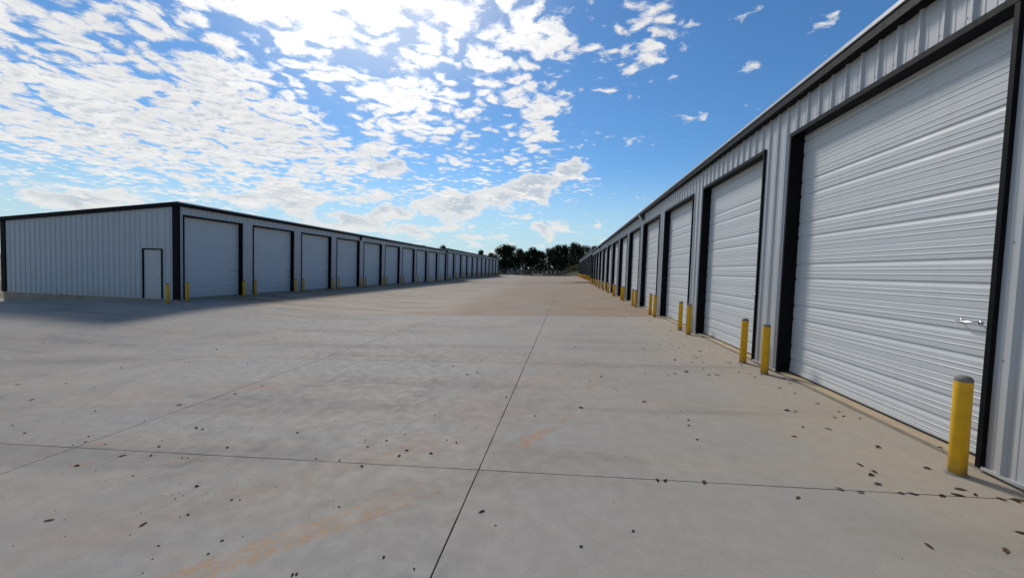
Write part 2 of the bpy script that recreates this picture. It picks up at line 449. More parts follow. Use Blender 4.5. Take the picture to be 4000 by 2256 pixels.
def leafmat(name, c1, c2):
    m = bpy.data.materials.new(name); m.use_nodes = True; t = m.node_tree; n = NT(t); b = t.nodes['Principled BSDF']
    pos = n.new('ShaderNodeNewGeometry').outputs['Position']
    f = n.noise(pos, .5, 5, .7)
    c = n.mix(n.rng(f, .3, .7), c1, c2)
    n.put(b.inputs['Base Color'], c); b.inputs['Roughness'].default_value = .6; b.inputs['Specular IOR Level'].default_value = .2
    tr = n.new('ShaderNodeBsdfTranslucent'); n.put(tr.inputs[0], c)
    mx = n.new('ShaderNodeMixShader'); mx.inputs[0].default_value = .22
    t.links.new(b.outputs[0], mx.inputs[1]); t.links.new(tr.outputs[0], mx.inputs[2])
    t.links.new(mx.outputs[0], t.nodes['Material Output'].inputs[0])
    return m
M['foliage'] = leafmat('oak_foliage', (.020, .030, .012), (.038, .048, .018))
M['olive'] = leafmat('olive_foliage', (.075, .075, .022), (.10, .085, .03))

# ------------------------------------------------------------------ the ground
XR, XL = 3.867, -17.327           # wall lines of the two rows of buildings
Y_STEP_L, Y_STEP_R = 57.6, 63.7   # where both rows step up
def smooth(t): t = max(0., min(1., t)); return t * t * (3 - 2 * t)
def gz(x, y):
    zb = max(.044 * (min(x, XR) - XR), -.72)
    d = math.hypot(max(x - XL, -20 - x, 0), max(16.08 - y, 0)); t = min(d / 9., 1.)
    zn = -.18 * (1 - t) + zb * t
    if y < 50: return zn
    zf = .33 + .030 * (min(x, XR) - XR)
    t = min(max(x - XL, 0) / 6., 1.); zf = .10 * (1 - t) + zf * t
    k = (x - XL) / (XR - XL); k = max(0., min(1., k))
    y0 = Y_STEP_L + (Y_STEP_R - Y_STEP_L) * k
    mid = smooth(1 - abs(k - .52) / .42)
    wd = .9 + 11. * mid
    s = smooth((y - y0 + wd * .5) / wd)
    return zn * (1 - s) + zf * s
def lin(a, b, st):
    n = max(1, int(round((b - a) / st))); return [a + (b - a) * i / n for i in range(n + 1)]
def slab(parent, x0, x1, y0, y1, mat, st=.6, gap=.0046, th=.5, ys=None):
    xs = lin(x0 + gap, x1 - gap, st); ys = ys or lin(y0 + gap, y1 - gap, st)
    nx, ny = len(xs), len(ys); v = []; f = []
    for j, yy in enumerate(ys):
        for i, xx in enumerate(xs):
            jx = jy = 0
            if y1 < 18:   # broken saw-cut arris
                if i in (0, nx - 1): jx = random.uniform(0, .003) * (1 if i == 0 else -1)
                if j in (0, ny - 1): jy = random.uniform(0, .003) * (1 if j == 0 else -1)
            v.append((xx + jx, yy + jy, gz(xx, yy)))
    for j in range(ny - 1):
        for i in range(nx - 1): f.append((j * nx + i, j * nx + i + 1, (j + 1) * nx + i + 1, (j + 1) * nx + i))
    rim = [i for i in range(nx)] + [j * nx + nx - 1 for j in range(1, ny)] + [(ny - 1) * nx + i for i in range(nx - 2, -1, -1)] + [j * nx for j in range(ny - 2, 0, -1)]
    b = len(v); v += [(v[i][0], v[i][1], v[i][2] - th) for i in rim]; m = len(rim)
    for k in range(m): f.append((rim[k], b + k, b + (k + 1) % m, rim[(k + 1) % m]))
    return obj('slab', mesh('slab', v, f, mat), parent)
def ground():
    pv = tag(empty('pavement'), kind='structure', label='grey and tan concrete yard between the two rows of storage buildings')
    xe = [-46, -37, -28, -19, -14.43, -9.87, -5.31, -.761, XR - .005]
    ye = [-9.5, -.85, 3.722, 8.30, 17.30]
    for i in range(len(xe) - 1):
        for j in range(len(ye) - 1):
            near = xe[i] > -15 and -1 < ye[j] < 9
            slab(pv, xe[i], xe[i + 1], ye[j], ye[j + 1], M['concrete'], .30 if near else .8)
    yfar = lin(54, 70, .4)
    ys = [17.306] + lin(18, 53, 1.2) + yfar + lin(72, 131, 4)
    slab(pv, XL - .3, -.761, 17.30, 131, M['tan'], .7, ys=ys)
    slab(pv, -.761, XR - .005, 17.30, 131, M['tan'], .5, ys=ys)
    # soil under and around everything, out to the horizon
    def tz(x, y):
        if -45.2 < x < 16 and -9 < y < 130.8: return -1.3
        if -47 < x < 16 and 130.8 <= y < 132: return gz(x, 130) - .05
        z = -.45
        if y > 131.9:
            t = smooth((y - 131) / 25.)
            z = -.1 + t * (.75 + .35 * math.sin(x * .11) + .02 * (x + 10)) + .12 * math.sin(x * .7 + y * .3)
            if x > -3: z += smooth((x + 3) / 9.) * smooth((y - 133) / 12.) * 1.5 * smooth((60 - x) / 30)
        if y > 220: z += (y - 220) * .004
        return z
    xs = [-2500, -1200, -600, -300, -180, -120, -90, -70] + lin(-60, 40, 1.6) + [50, 60, 80, 120, 180, 300, 600, 1200, 2500]
    ysg = [-2500, -1200, -600, -300, -150, -80, -40, -20, -10.5, -9.9, 0, 30, 60, 90, 120, 130.5] + lin(131.2, 175, 1.4) + [185, 200, 230, 300, 450, 700, 1200, 2500]
    v = [(x, y, tz(x, y) if abs(x) < 300 and -100 < y < 300 else (-.45 if y < 132 else 1.2)) for y in ysg for x in xs]
    nx = len(xs)
    f = [(j * nx + i, j * nx + i + 1, (j + 1) * nx + i + 1, (j + 1) * nx + i) for j in range(len(ysg) - 1) for i in range(nx - 1)]
    tag(obj('ground', mesh('ground', v, f, M['soil'], True)), kind='structure', label='bare soil and dry grass around the storage yard')
    return tz
TZ = ground()

# ------------------------------------------------------------------ buildings
RIB = .030
def ribbed(width, zb, zt0, zt1, nrib=3, minor=True, back=.04):
    if width < .14: nrib = 0
    """ribbed sheet of given width: u along the wall, n outwards, z up; top slopes zt0 -> zt1"""
    p = [(0, 0)] if nrib == 0 else []
    w = width / max(nrib, 1)
    for k in range(nrib):
        c = w * (k + .5)
        p += [(k * w + (.0 if k == 0 else 0), 0)] if k == 0 else []
        if minor and k == 0: p += [(w * .16, 0), (w * .19, .004), (w * .23, .004), (w * .26, 0)]
        p += [(c - .034, 0), (c - .014, RIB), (c + .014, RIB), (c + .034, 0)]
        if minor:
            for q in ((.32, .68) if k < nrib - 1 else (.30,)):
                cc = c + w * q
                p += [(cc - .018, 0), (cc - .010, .004), (cc + .010, .004), (cc + .018, 0)]
    p.append((width, 0))
    p = sorted(p)
    n = len(p); v = []; f = []
    for (u, d) in p: v.append((u, d, zb))
    for (u, d) in p: v.append((u, d, zt0 + (zt1 - zt0) * u / width))
    for i in range(n - 1): f.append((i, i + 1, n + i + 1, n + i))
    b = len(v)
    v += [(0, -back, zb), (width, -back, zb), (width, -back, zt1), (0, -back, zt0)]
    f += [(b + 1, b, b + 3, b + 2), (0, n, b + 3, b), (n - 1, b + 1, b + 2, 2 * n - 1),
          tuple([b, b + 1] + list(range(n - 1, -1, -1))), tuple([b + 3] + list(range(n, 2 * n)) + [b + 2])]
    return v, f
def flip(f): return [tuple(reversed(q)) for q in f]

def curtain_profile():
    p = [(0, 0)]
    def bead(c): p.extend([(c - .011, 0), (c - .004, .005), (c + .002, .005), (c + .008, 0)])
    def groove(c): p.extend([(c - .044, 0), (c - .012, -.011), (c + .010, -.012), (c + .022, 0)])
    bead(.080); bead(.140); groove(.240); bead(.330); bead(.390); groove(.485); bead(.565); bead(.630)
    p.append((.700, 0)); p.append((.704, -.003)); p.append((.7215, -.003))
    return p
PROF = curtain_profile(); SEC = .7215

class Row:
    """one row of storage units; side = -1 faces -X (right row), +1 faces +X (left row)"""
    def __init__(s, name, label, side, xw, y_start, bay, dw, n, zbase, dh, eave, depth, slope, first_pier, last_pier, screws=False, fall=.0):
        s.side = side; s.xw = xw; s.z = zbase
        root = tag(empty(name, (xw, y_start, zbase)), label, 'storage building'); s.root = root
        s.y_end = y_start + first_pier + n * bay - (bay - dw) + last_pier
        L = s.y_end - y_start; s.L = L; s.y0 = y_start
        # local frame: origin at wall foot, +y along the row; outward = side * x
        o = side
        def X(d): return o * d             # d outward distance
        def part(mb, nm, mat, par=root): return mb.build(nm, mat, par)
        # foundation
        mb = MB(); mb.box((X(-.003), .0, -1.2), (X(-depth), L, .03)); part(mb, 'foundation', M['found'])
        # wall sheets
        hd = dh + .03
        pier_w = bay - dw
        hw = dw / 4
        def place(me, u0, zflag=None):
            ob = obj('wall_panel', me, root); ob.location = (0, u0, 0); return ob
        def sheet(width, zb, zt, nr=3):
            v, f = ribbed(width, zb, zt, zt, nr)
            v = [(X(d), u, z) for (u, d, z) in v]
            if o > 0: f = flip(f)
            return mesh('wall_panel', v, f if o < 0 else f, M['wall'])
        me_pier = sheet(pier_w, .055, eave); me_head = sheet(hw, hd, eave)
        me_first = sheet(first_pier, .055, eave, 2 if first_pier < .6 else 3); me_last = sheet(last_pier, .055, eave, 2 if last_pier < .6 else 3)
        place(me_first, 0)
        # doors
        yd = first_pier
        s.doors = []
        rec = .178
        def door_meshes():
            jt = .042
            out = {}
            mb = MB(); mb.box((X(.040), -.012, .031), (X(-rec - .05), jt, hd), .004); out['jn'] = mb.me('side_jamb', M['trim'])
            mb = MB(); mb.box((X(.040), -jt, .031), (X(-rec - .05), .012, hd), .004); out['jf'] = mb.me('side_jamb', M['trim'])
            mb = MB(); mb.box((X(.044), -.014, hd - .070), (X(-rec + .03), dw + .014, hd + .006), .004); out['hd'] = mb.me('head_trim', M['trim'])
            mb = MB(); mb.box((X(-.004), 0, .031), (X(-rec - .3), dw, .036)); out['sill'] = mb.me('sill', M['sill'])
            u0, u1 = jt - .004, dw - jt + .004
            v = []; f = []
            for (sz, d) in PROF: v += [(X(-rec + d), u0, sz), (X(-rec + d), u1, sz)]
            k = len(PROF)
            for i in range(k - 1): f.append((2 * i, 2 * i + 1, 2 * i + 3, 2 * i + 2))
            b = len(v); v += [(X(-rec - .022), u0, 0), (X(-rec - .022), u1, 0), (X(-rec - .022), u0, SEC), (X(-rec - .022), u1, SEC)]
            f += [(b + 1, b, b + 2, b + 3), tuple([b] + [2 * i for i in range(k)] + [b + 2]), tuple([b + 1] + [2 * i + 1 for i in range(k)] + [b + 3])[::-1],
                  (b, b + 1, 1, 0), (2 * k - 2, 2 * k - 1, b + 3, b + 2)]
            if o > 0: f = flip(f)
            out['sec'] = mesh('curtain_panel', v, f, M['door'])
            mb = MB(); mb.box((X(-rec + .010), u0, .062), (X(-rec - .03), u1, .10), .003); out['bar'] = mb.me('bottom_bar', M['door'])
            mb = MB(); mb.box((X(-rec + .006), u0, .0365), (X(-rec - .03), u1, .061)); out['seal'] = mb.me('bottom_seal', M['rubber'])
            # D handle on the near side of the door and the slide bolt beside it
            sgn = u0 + .30 if o < 0 else u1 - .30
            mb = MB(); hz = 1.345; hx = -rec
            a, b2 = sgn, sgn + .20 * (1 if o < 0 else -1)
            mb.tube([(X(hx), a, hz), (X(hx + .045), a, hz), (X(hx + .055), a + (b2 - a) * .15, hz - .004), (X(hx + .055), a + (b2 - a) * .85, hz - .006), (X(hx + .045), b2, hz), (X(hx), b2, hz)], .0085, 8)
            for q in (a, b2): mb.tube([(X(hx - .004), q, hz), (X(hx + .008), q, hz)], .024, 12)
            out['handle'] = mb.me('door_handle', M['steel'], True)
            mb = MB(); q = u0 + .02 if o < 0 else u1 - .02; w = .13 * (1 if o < 0 else -1)
            mb.box((X(hx - .002), q, hz - .045), (X(hx + .022), q + w * .55, hz - .005), .003)
            mb.tube([(X(hx + .03), q - .03 * (1 if o < 0 else -1), hz - .025), (X(hx + .03), q + w, hz - .025)], .009, 8)
            out['latch'] = mb.me('slide_latch', M['dark'])
            return out
        D = door_meshes()
        nsec = int(math.ceil((dh + .02) / SEC))
        for i in range(n):
            y = yd + i * bay; s.doors.append(y_start + y)
            for k in range(4): place(me_head, y + k * hw)
            if i < n - 1: place(me_pier, y + dw)
            d = obj('roll_up_door', D['bar'], root, (0, y, 0))
            for k in range(nsec): obj('curtain_panel', D['sec'], d, (0, 0, .04 + k * SEC) if k else (0, 0, .04))
            obj('bottom_seal', D['seal'], d); obj('door_handle', D['handle'], d); obj('slide_latch', D['latch'], d)
            fr = obj('door_frame', D['hd'], root, (0, y, 0))
            obj('side_jamb', D['jn'], fr); obj('side_jamb', D['jf'], fr, (0, dw, 0)); obj('sill', D['sill'], fr)
        place(me_last, yd + (n - 1) * bay + dw)
        # base trim under the piers
        mb = MB()
        spans = [(0, first_pier)] + [(yd + i * bay + dw, yd + (i + 1) * bay) for i in range(n - 1)] + [(L - last_pier, L)]
        for (a, b) in spans:
            q = MB(); q.box((X(.036), a + .013, .030), (X(-.02), b - .013, .0545)); part(q, 'base_trim', M['basetrim'])
        # eaves: black box trim and the pale edge of the roof sheets above it
        mb = MB(); ft = eave + .06
        mb.box((X(.150), -.10, eave - .075), (X(-.03), L + (.0 if last_pier < .01 else .10) - .002, ft), .010)
        mb.box((X(.158), -.10, eave - .08), (X(.135), L + .098, eave - .06))
        part(mb, 'eave_trim', M['trim'])
        mb = MB(); sl = slope
        v = []; f = []
        rx = [.165, .165, -depth - .12]; zt = ft + .055
        pts = [(X(.168), ft + .002), (X(.168), zt), (X(-depth - .12), zt - sl * (depth + .29)), (X(-depth - .12), ft + .002 - sl * (depth + .29))]
        for yy in (-.12, L + .118):
            for (a, b) in pts: v.append((a, yy, b))
        f = [(0, 4, 5, 1), (1, 5, 6, 2), (2, 6, 7, 3), (3, 7, 4, 0), (0, 1, 2, 3), (7, 6, 5, 4)]
        if o > 0: f = flip(f)
        mb.add(v, f)
        rf = part(mb, 'roof', M['roof'])
        mb = MB()
        k = 0
        while k * .6 < L:
            yy = .05 + k * .6; v = []
            for (dy, dz) in ((-.03, 0), (-.012, .03), (.012, .03), (.03, 0)):
                v += [(X(-.6), yy + dy, zt + dz - .003 - sl * .76), (X(-depth - .11), yy + dy, zt + dz - .003 - sl * (depth + .27))]
            ff = [(0, 1, 3, 2), (2, 3, 5, 4), (4, 5, 7, 6), (0, 2, 4, 6), (7, 5, 3, 1)]
            mb.add(v, ff); k += 1
        rs = mb.build('roof_ribs', M['roof'], rf); rs['kind'] = 'stuff'
        # back wall
        bz = ft - sl * depth - .02
        v, f = ribbed(L, .055, bz, bz, max(3, int(L / .9)), False)
        mb = MB(); mb.add([(X(-depth - d), u, z) for (u, d, z) in v], f if o > 0 else flip(f)); part(mb, 'back_wall', M['wall'])
        s.ft = ft; s.slope = sl; s.depth = depth; s.eave = eave; s.X = X; s.part = part
        # fasteners (screw heads) on the wall sheets near the yard
        if screws:
            mb = MB()
            for i in range(min(5, n)):
                y = yd + i * bay
                for k in range(3):
                    for zz in (1.05, 2.1, 3.15):
                        mb.lathe([(.009, 0), (.007, .006)], 6, (0, 0, 0)); base = len(mb.v) - 12
                        for q in range(base, base + 12):
                            a, b, c = mb.v[q]; mb.v[q] = (X(c + .001), y - pier_w + pier_w / 3 * (k + .5) + .075 + a, zz + b)
                for k in range(12):
                    mb.lathe([(.009, 0), (.007, .006)], 6); base = len(mb.v) - 12
                    for q in range(base, base + 12):
                        a, b, c = mb.v[q]; mb.v[q] = (X(c + .001), y + hw / 3 * (k + .5) + .075 + a, hd + .10 + b)
            fs = part(mb, 'fasteners', M['galv']); fs['kind'] = 'stuff'
    def end_wall(s, y_local, outward, panels=11, door=None, panel_name='wall_panel'):
        """gable wall across the row at y_local; outward = -1 faces the camera"""
        o = s.side; X = s.X; w = s.depth / panels; root = s.root
        top = lambda d: s.ft - .06 - s.slope * d
        for k in range(panels):
            d0, d1 = k * w, (k + 1) * w
            pieces = [(d0, d1, .055)]
            if door:
                a, b, h = door
                pieces = []
                cuts = sorted(set([d0, d1] + [c for c in (a, b) if d0 < c < d1]))
                for c0, c1 in zip(cuts, cuts[1:]):
                    inside = c0 >= a - 1e-6 and c1 <= b + 1e-6
                    pieces.append((c0, c1, h if inside else .055))
            for c0, c1, zb in pieces:
                v, f = ribbed(c1 - c0, zb, top(c0), top(c1), max(1, int(round((c1 - c0) / w * 3))))
                v = [(X(-c0 - u), y_local + outward * d, z) for (u, d, z) in v]
                if (o > 0) == (outward < 0): f = flip(f)
                obj('wall_panel', mesh('wall_panel', v, f, M['wall']), root)
        # rake trim following the roof slope, corner trims
        mb = MB(); D = s.depth + .14
        v = []
        for d, zt in ((-.155, s.ft + .030 + s.slope * .155), (D, s.ft + .030 - s.slope * D)):
            for (yy, dz) in ((y_local + outward * .13, 0), (y_local + outward * .13, -.175), (y_local - outward * .02, -.175), (y_local - outward * .02, 0)):
                v.append((X(-d), yy, zt + dz))
        mb.add(v, [(0, 1, 5, 4), (1, 2, 6, 5), (2, 3, 7, 6), (3, 0, 4, 7), (3, 2, 1, 0), (4, 5, 6, 7)])
        s.part(mb, 'rake_trim', M['trim'])
        for d, dd in ((0, .215), (s.depth, -.22)):
            mb = MB(); zt = top(d) + .02
            mb.box((X(-d + (.042 if d == 0 else -.042)), y_local + outward * .045, .032), (X(-d - dd), y_local - outward * .02, zt), .004)
            if d == 0: mb.box((X(.041), y_local + outward * .044, .0325), (X(-.02), y_local - outward * .105, zt - .005), .004)
            s.part(mb, 'corner_trim', M['trim'])
        mb = MB(); mb.box((X(-.05), y_local + outward * .04, .0305), (X(-s.depth + .05), y_local - outward * .01, .0545)); s.part(mb, 'base_trim', M['basetrim'])
BAY_R, DW_R, BAY_L, DW_L = 4.618, 3.674, 4.143, 3.385
HR, HL = 4.237, 3.84
pier_r = BAY_R - DW_R; pier_l = BAY_L - DW_L
# right row: the first door in view starts at y = 4.201
yr = 4.201 - BAY_R - pier_r
RN = Row('storage_building', 'sunlit pale metal storage building with black eave trim and white roll-up doors', -1, XR, yr, BAY_R, DW_R, 14, 0., HR, 4.86, 9.6, .085, pier_r, .5, True)
RF = Row('storage_building', 'far storage building standing a step higher behind the sunlit one', -1, XR, RN.y_end + .012, BAY_R, DW_R, 14, .36, HR, 4.86, 9.6, .085, .5, .5)
LN = Row('storage_building', 'shaded storage building with plain end wall, walk-in door and black corner trim', 1, XL, 16.084, BAY_L, DW_L, 10, -.16, HL, 4.30, 9.52, .085, .279, .5, True)
LF = Row('storage_building', 'far storage building standing a step higher behind the shaded one', 1, XL, LN.y_end + .012, BAY_L, DW_L, 11, .12, HL, 4.30, 9.52, .085, .35, .5)
LN.end_wall(0, -1, 11, (.751, 1.787, 2.306))
for rw in (RN, RF, LF): rw.end_wall(0, -1, 11)
for rw in (RN, RF, LN, LF): rw.end_wall(rw.L, 1, 11)
# the walk-in door in the left end wall
def walk_door():
    X = LN.X; root = LN.root; a, b, h = .751, 1.787, 2.306
    mb = MB(); mb.box((X(-a), -.045, .032), (X(-a - .055), .08, h), .004); mb.box((X(-b), -.045, .032), (X(-b + .055), .08, h), .004)
    mb.box((X(-a - .0551), -.044, h - .055), (X(-b + .0551), .08, h - .001), .004); mb.box((X(-a - .056), -.02, .032), (X(-b + .056), .08, .05))
    fr = mb.build('walk_door', M['trim'], root)
    mb = MB(); mb.box((X(-a - .058), .006, .053), (X(-b + .058), .05, h - .058), .003); mb.build('door_leaf', M['wall'], fr)
    hx = -a - .135
    mb = MB(); mb.tube([(X(hx), .004, 1.0), (X(hx), -.06, 1.0), (X(hx - .02), -.065, 1.0), (X(hx - .11), -.065, .995)], .011, 8); mb.tube([(X(hx), .007, 1.0), (X(hx), -.012, 1.0)], .034, 12)
    mb.build('lever_handle', M['steel'], fr)
    mb = MB(); mb.tube([(X(hx), .007, 1.16), (X(hx), -.03, 1.16)], .030, 12); mb.build('deadbolt', M['steel'], fr)
walk_door()

# ------------------------------------------------------------------ wall lights under the eaves
def wall_light():
    root = empty('flood_light')
    mb = MB(); mb.box((-.05, -.15, -.32), (0, .15, 0), .01)
    v = [(-.051, -.14, -.02), (-.051, .14, -.02), (-.26, .14, -.05), (-.26, -.14, -.05), (-.051, -.14, -.30), (-.051, .14, -.30), (-.20, .14, -.12), (-.20, -.14, -.12)]
    mb.add(v, [(0, 1, 2, 3), (7, 6, 5, 4), (3, 2, 6, 7), (0, 3, 7, 4), (1, 5, 6, 2), (4, 5, 1, 0)])
    mb.build('housing', M['dark'], root)
    mb = MB(); mb.add([(-.275, -.12, -.07), (-.275, .12, -.07), (-.16, .12, -.27), (-.16, -.12, -.27), (-.255, -.12, -.055), (-.255, .12, -.055), (-.14, .12, -.26), (-.14, -.12, -.26)],
                      [(0, 1, 2, 3), (7, 6, 5, 4), (0, 4, 5, 1), (1, 5, 6, 2), (2, 6, 7, 3), (3, 7, 4, 0)])
    mb.build('lens', M['lens'], root)
    return root
wl0 = wall_light(); first = [True]
def put_light(x, y, z, face, label):
    o = wl0 if first[0] else copy_tree(wl0); first[0] = False
    o.location = (x, y, z); o.rotation_euler = (0, 0, 0 if face < 0 else math.pi)
    tag(o, label, 'light', 'wall lights under the eaves')
for (y, t, rw) in ((21.7, 'between two roll-up doors', RN), (49.2, 'near the far end', RN)):
    put_light(XR - .034, y, rw.z + rw.eave - .06, -1, 'dark flood light under the sunlit eave ' + t)
for y in (72., 100.): put_light(XR - .034, y, RF.z + RF.eave - .06, -1, 'small dark flood light on the far raised building of the sunlit row')
for (y, t, rw) in ((32.35, 'between two doors', LN), (57.0, 'at its far end', LN)):
    put_light(XL + .034, y, rw.z + rw.eave - .06, 1, 'dark flood light under the eave of the shaded building ' + t)
for y in (82., 103.): put_light(XL + .034, y, LF.z + LF.eave - .06, 1, 'small dark flood light on the far raised building of the shaded row')

# ------------------------------------------------------------------ bollards
def make_bollard():
    root = empty('bollard')
    mb = MB(); mb.lathe([(.064, -.35), (.064, .86), (.0625, .866)], 28); sl = mb.build('sleeve', M['yellow'], root, True)
    mb = MB(); mb.lathe([(.0632, .85), (.0655, .866), (.062, .882), (.050, .898), (.033, .908), (.012, .912)], 28, jit=.006); mb.build('cap', M['cap'], root, True)
    mb = MB(); mb.lathe([(.098, -.2), (.092, .002), (.080, .008), (.066, .014)], 22, jit=.05); mb.build('grout_collar', M['grout'], root, True)
    return root
b0 = make_bollard(); bf = [True]
def put_bollard(x, y, label, group):
    o = b0 if bf[0] else copy_tree(b0); bf[0] = False
    o.location = (x, y, gz(x, y) - .004); o.rotation_euler = (R(random.uniform(-.7, .7)), R(random.uniform(-.7, .7)), random.uniform(0, 6.28))
    tag(o, label, 'bollard', group)
for i, y in enumerate(RN.doors):
    for (yy, k) in ((y - (.06 if i == 1 else .12), 0), (y + DW_R - .08, 1)):
        if yy < 3: continue
        lb = 'yellow bollard beside a roll-up door of the sunlit storage building'; gr = 'bollards along the sunlit building'
        if i == 1 and k == 0: lb, gr = 'large chipped yellow bollard with cement cap, by the door with the shiny handle', None
        put_bollard(XR - .262, yy, lb, gr)
for y in RF.doors:
    for yy in (y - .12, y + DW_R - .08): put_bollard(XR - .262, yy, 'yellow bollard along the far raised building of the sunlit row', 'bollards along the far sunlit building')
for i, y in enumerate(LN.doors):
    for yy in (y - (.16 if i == 0 else .25), y + DW_L - .30): put_bollard(XL + .37, yy, 'yellow bollard beside a roll-up door of the shaded storage building', 'bollards along the shaded building')
for y in LF.doors:
    for yy in (y - .25, y + DW_L - .30): put_bollard(XL + .37, yy, 'yellow bollard along the far raised building of the shaded row', 'bollards along the far shaded building')
put_bollard(-16.83, 15.17, 'yellow bollard in front of the black corner trim, beside the walk-in door', None)

# ------------------------------------------------------------------ fallen leaves, clods, crumbs
LEAVES = [(3.38,3.84),(3.42,3.76),(3.27,3.74),(3.29,3.73),(2.93,3.72),(2.84,3.72),(3.14,3.71),(3.56,3.71),(3.65,3.7),(3.69,3.71),(1.96,3.55),(2.38,3.73),(2.52,3.7),(2.76,3.86),(2.82,4.02),(2.89,4.1),(2.86,4.23),(3.32,4.68),(2.61,4.87),(3.12,5.15),(2.86,5.18),(3.43,5.56),(3.72,5.56),(3.62,5.79),(3.07,5.74),(2.98,5.76),(3.42,6.88),(3.5,6.6),(3.54,6.12),(3.57,5.62),(3.72,7.16),(3.79,7.5),(4.12,4.96),(3.87,4.64),(4.09,4.53),(3.87,4.25),(3.42,4.21),(-3.9,2.56),(-3.11,2.6),(-5.03,6.16),(-4.76,3.35),(-8.08,5.13),(-5.14,5.72),(-4.46,4.37),(-5.51,5.13),(-4.55,3.6),(-9.5,5.84),(-0.83,5.99),(0.29,10.17),(1.28,3.72),(0.95,3.71),(0.88,3.71),(0.68,7.33),(0.27,5.6),(2.32,8.81),(2.82,9.06),(2.59,11.33),(1.87,13.4),(1.18,5.94),(2.03,7.64),(2.27,7.8),(-2.19,7.85),(-1.59,7.4),(-0.59,3.06),(2.5,3.02),(2.96,3.03),(3.26,3.25)]
PEBBLES = [(-3.08,2.48),(-2.59,2.16),(-6.42,4.0),(-6.91,4.19),(-6.4,4.37),(-5.51,4.0),(-5.36,3.86),(-5.06,3.83),(-5.41,3.77),(-4.25,3.64),(-4.51,3.99),(-4.38,3.84),(-4.34,4.34),(-2.46,3.76),(-2.2,3.75),(-3.1,4.37),(-3.2,3.14),(-3.18,2.99),(-3.2,2.94),(-2.88,2.75),(-2.92,2.72),(-2.71,2.98),(-2.64,2.99),(-1.75,2.99),(-4.46,3.29),(-3.98,3.24),(-7.87,5.81),(-9.92,7.16),(-9.02,7.14),(-8.72,6.0),(-6.47,4.78),(-5.68,7.65),(-6.62,7.7),(-8.02,7.7),(-8.74,9.16),(-13.82,9.03),(-1.63,2.26),(-1.61,2.27),(-2.75,2.4),(-2.66,2.28),(-2.35,2.5),(-2.33,2.37),(-3.86,3.62),(-3.8,3.63),(-5.3,5.5),(-5.37,4.52),(-3.92,5.65),(-3.6,3.9),(-2.07,5.57),(-1.65,5.1),(-0.34,5.23),(0.46,6.96),(-0.07,7.62),(-1.72,8.37),(-1.75,7.25),(-2.74,8.88),(0.82,6.59),(0.85,6.45),(1.59,5.63),(1.37,5.37),(1.54,5.09),(1.59,5.27),(1.51,4.67),(1.49,7.58),(1.66,12.93),(-1.8,4.46),(-2.19,4.26),(-2.07,4.09),(-1.94,4.27),(-1.64,3.92),(-1.33,4.01),(-1.26,4.35),(-1.14,4.3),(-1.61,4.05),(-0.45,2.9),(0.55,2.95),(0.17,2.74),(-1.13,2.48),(-0.89,2.4),(-1.91,3.66)]
def leaf_mesh(k):
    ln = random.uniform(.05, .085); wd = ln * random.uniform(.28, .45); curl = random.uniform(.08, .32); n = 6
    v = []; f = []
    for i in range(n + 1):
        t = i / n; w = wd * math.sin(math.pi * min(1, t * .95 + .05)) ** .8 * (1 + .25 * math.sin(i * 2.3 + k))
        z = curl * ln * (1 - 4 * (t - .5) ** 2) * .22 + .0005 + random.uniform(0, .0015)
        for sx in (-1, 0, 1): v.append(((t - .5) * ln, sx * w * .5, z + max(0, sx) * w * curl * .7 + random.uniform(0, .001)))
    for i in range(n):
        for j in range(2): f.append((i * 3 + j, i * 3 + 3 + j, i * 3 + 4 + j, i * 3 + 1 + j))
    top = len(v); v += [(a, b, c + .0015) for (a, b, c) in v]
    f2 = [tuple(q + top for q in fc) for fc in f]; f = flip(f) + f2
    b = len(v); v += [(ln * .5, -.0015, v[n * 3 + 1][2]), (ln * .5, .0015, v[n * 3 + 1][2]), (ln * .7, .001, .002), (ln * .7, -.001, .002)]
    f.append((b, b + 1, b + 2, b + 3))
    return mesh('fallen_leaf', v, f, M['leaf2'] if k == 5 else M['leaf'])
LM = [leaf_mesh(k) for k in range(7)]
def put_leaf(x, y, sc=1.):
    o = obj('fallen_leaf', random.choice(LM), None, (x, y, gz(x, y) + .0005 if x < XR - .005 else .0368), (0, 0, random.uniform(0, 6.28)))
    o.scale = (sc, sc, sc * random.uniform(.7, 1.5))
    near = x > 1.4
    tag(o, 'small brown curled leaf lying on the concrete near the sunlit building' if near else 'small brown curled leaf lying out on the open concrete',
        'leaf', 'fallen leaves by the sunlit building' if near else 'fallen leaves on the open yard')
for (x, y) in LEAVES: put_leaf(x, y, random.uniform(.8, 1.15) if y < 6.5 else random.uniform(.9, 1.3))
for k in range(150):
    y = 7.5 + 24 * random.random() ** 1.5; x = XR - .35 - abs(random.gauss(0, 1.0)) * (1 if y < 14 else 1.15)
    if x > -1.5: put_leaf(x, y, random.uniform(.5, 1.15))
def clod_mesh(k):
    import bmesh
    bm = bmesh.new(); bmesh.ops.create_icosphere(bm, subdivisions=2, radius=1)
    for v in bm.verts: v.co *= random.uniform(.55, 1.25); v.co.z *= .6
    me = bpy.data.meshes.new('dirt_clod'); bm.to_mesh(me); bm.free(); me.materials.append(M['clod']); return me
CM = [clod_mesh(k) for k in range(5)]
def put_clod(x, y, r):
    o = obj('dirt_clod', random.choice(CM), None, (x, y, gz(x, y) + r * .45), (0, 0, random.uniform(0, 6.28)))
    o.scale = (r * random.uniform(1., 1.5), r * random.uniform(.55, 1.), r * random.uniform(.7, 1.))
    tag(o, 'small dark clod of dried dirt lying on the grey concrete', 'dirt clod', 'dirt clods on the yard')
for i, (x, y) in enumerate(PEBBLES): put_clod(x, y, random.uniform(.006, .0135) * (.75 if y < 3 else 1) * (1 + .03 * y))
